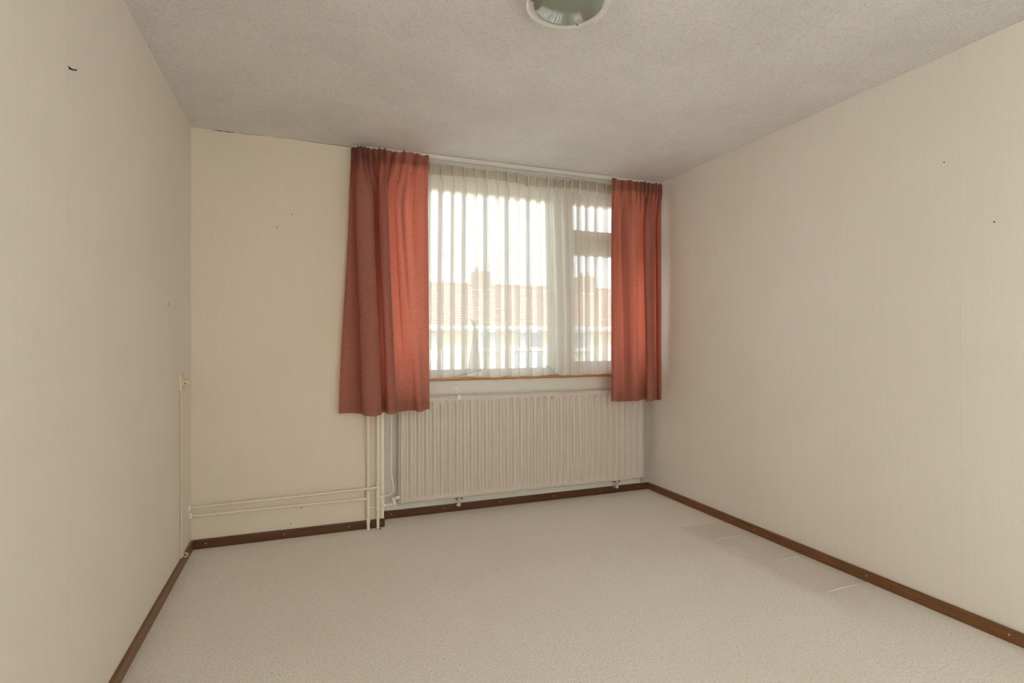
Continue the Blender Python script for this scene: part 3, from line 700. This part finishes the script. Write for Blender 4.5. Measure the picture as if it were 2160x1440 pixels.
# ------------------------------------------------------------------ outside: a terrace across the street
structure(MB().box(-60, 80, -60, 90, -3.2, -2.95).build('ground', M['ground']))
HY, EZ, EY, RYd, RZd, HW = 22.0, 1.93, 21.55, 25.2, 4.02, 5.7
def tiles_mesh():
    mb = MB(); L = math.hypot(RYd - EY, RZd - EZ); rows = 19; cols = 48
    ty, tz = (RYd - EY) / L, (RZd - EZ) / L; ny, nz = -tz, ty
    for r in range(rows):
        s0, s1 = L * r / rows, L * (r + 1) / rows + .03; vs = []; fs = []
        for i in range(cols * 5 + 1):
            x = HW * i / (cols * 5); a = 2 * math.pi * (i % 5) / 5
            h = 0.016 * math.cos(a)
            for s_, o_ in ((s0, .050), (s1, .020)):
                vs.append((x, EY + ty * s_ + ny * (h + o_), EZ + tz * s_ + nz * (h + o_)))
            vs.append((x, EY + ty * s0 + ny * (h * .4 + .012), EZ + tz * s0 + nz * (h * .4 + .012)))
        for i in range(cols * 5):
            a = i * 3; c = a + 3; fs += [(a, c, c + 1, a + 1), (a + 2, c + 2, c, a)]
        mb.add(vs, fs)
    return mb
tile_me = None
def house(x0, label, wins, extra=None, chimney=True, sky=None, mirror=False):
    global tile_me
    h = thing('terraced_house', label, 'house', (x0, HY, -2.95), 'terraced houses across the street')
    L = Vector((0, 0, 0))
    MB().box(x0, x0 + HW, HY, HY + 6.4, -2.95, 1.20).build('lower_wall', M['brick_light'], h)
    MB().box(x0, x0 + HW, HY - .03, HY + 6.4, 1.20, 1.86).build('upper_wall', M['brick_cream'], h)
    if tile_me is None:
        t = tiles_mesh().build('roof_tiles', M['tile'], None, fix=False); tile_me = t.data
    else:
        t = bpy.data.objects.new('roof_tiles', tile_me); COL.objects.link(t)
    t.location = (x0, 0, 0); t['kind'] = 'stuff'; t.parent = h; t.matrix_parent_inverse = Matrix.Translation(-Vector(h.location))
    MB().add([(x0, EY + .05, EZ - .03), (x0 + HW, EY + .05, EZ - .03), (x0 + HW, RYd, RZd - .03), (x0, RYd, RZd - .03), (x0, HY + 6.9, EZ), (x0 + HW, HY + 6.9, EZ)],
             [(0, 1, 2, 3), (3, 2, 5, 4)]).build('roof_deck', M['brick_brown'], h)
    MB().tube([(x0, RYd, RZd + .03), (x0 + HW, RYd, RZd + .03)], .10, 10).build('ridge_cap', M['tile'], h)
    MB().box(x0, x0 + HW, EY - .06, EY + .10, EZ - .10, EZ + .03).build('gutter', M['house_white'], h, bevel=0.02)
    MB().box(x0, x0 + HW, EY + .05, HY + .02, EZ - .16, EZ - .10).build('soffit', M['house_white'], h)
    if chimney:
        cxx = x0 + HW - .42
        MB().box(cxx - .41, cxx + .41, RYd - .45, RYd + .35, RZd - .5, RZd + .66).build('chimney', M['brick_brown'], h)
        MB().box(cxx - .48, cxx + .42, RYd - .55, RYd + .42, RZd - .34, RZd - .20).build('chimney_flashing', M['lead'], h)
        for dx in (-.2, .2):
            MB().lathe([(.10, 0), (.08, .22)], (cxx + dx, RYd, RZd + .66), 'Z', 12).build('chimney_pot', M['tile'], h)
    for (a, c, z0, z1, kind) in wins:
        fr = MB()
        fw = .07
        fr.box(a, c, HY - .06, HY - .005, z0, z0 + fw).box(a, c, HY - .06, HY - .005, z1 - fw, z1)
        fr.box(a, a + fw, HY - .06, HY - .005, z0 + fw, z1 - fw).box(c - fw, c, HY - .06, HY - .005, z0 + fw, z1 - fw)
        nb = max(1, round((c - a) / .62)); step = (c - a - fw) / nb
        for k in range(1, nb): fr.box(a + step * k, a + step * k + fw, HY - .06, HY - .005, z0 + fw, z1 - fw)
        fo = fr.build('window', M['house_white'], h)
        for k in range(nb):
            pn = MB().box(a + step * k + fw, a + step * (k + 1), HY - .045, HY - .035, z0 + fw, z1 - fw).build('pane', M['house_blue' if kind == 'b' else ('blind' if (kind == 'g' or k % 2 == 0) else 'house_pane')], fo)
        if kind != 'b':
            MB().box(a - .05, c + .05, HY - .14, HY, z0 - .09, z0).build('window_sill', M['house_white'], h)
    for (a, c, z0, z1, mt) in (extra or ()):
        MB().box(a, c, HY - .05, HY, z0, z1).build('cladding_panel', M[mt], h)
    if sky:
        xk, s_ = sky; q0 = Vector((xk, EY, EZ)) + Vector((0, RYd - EY, RZd - EZ)) * s_; d_ = Vector((0, RYd - EY, RZd - EZ)).normalized(); n_ = Vector((0, -d_.z, d_.y))
        def quadbox(q, wd, lg, t0, t1, nme, mat):
            v = []
            for tt in (t0, t1):
                for a_, b_ in ((0, 0), (wd, 0), (wd, lg), (0, lg)): v.append(q + Vector((a_, 0, 0)) + d_ * b_ + n_ * tt)
            return MB().add(v, [(0, 1, 2, 3), (4, 5, 6, 7), (0, 1, 5, 4), (1, 2, 6, 5), (2, 3, 7, 6), (3, 0, 4, 7)]).build(nme, M[mat], h)
        quadbox(q0, .8, 1.0, .0, .13, 'skylight_frame', 'house_grey')
        quadbox(q0 + d_ * .08 + Vector((.07, 0, 0)), .66, .84, .12, .14, 'skylight_pane', 'blind')
    return h
X0 = 2.71
house(X0 - HW, 'tile-roofed house outside, behind the left red curtain', [(-2.9, -1.6, .98, 1.78, 'd'), (.2, 1.3, .98, 1.78, 'd')])
house(X0, 'tile-roofed house seen through the left half of the net, with skylight and brown chimney', [(X0 + 4.16, X0 + 5.05, .98, 1.78, 'g'), (X0 + 1.5, X0 + 2.55, -.75, .55, 'b')], [(X0 + 1.5, X0 + 2.55, .98, 1.80, 'house_grey'), (X0 + 1.5, X0 + 2.55, .55, .98, 'house_white')], sky=(X0 + 1.6, .55))
house(X0 + HW, 'tile-roofed house in the middle of the view, seen through the densest net folds', [(X0 + HW + .15, X0 + HW + 1.45, .98, 1.78, 'd'), (X0 + HW + 2.9, X0 + HW + 3.75, .95, 1.78, 'g'), (X0 + HW + .15, X0 + HW + 1.45, -.6, .84, 'b')])
house(X0 + 2 * HW, 'tile-roofed house at the far right of the view, beside the right red curtain', [(X0 + 2 * HW + 1.8, X0 + 2 * HW + 3.0, .98, 1.78, 'd')], [(X0 + 2 * HW + .15, X0 + 2 * HW + 1.4, 1.1, 1.82, 'house_grey')], chimney=False)
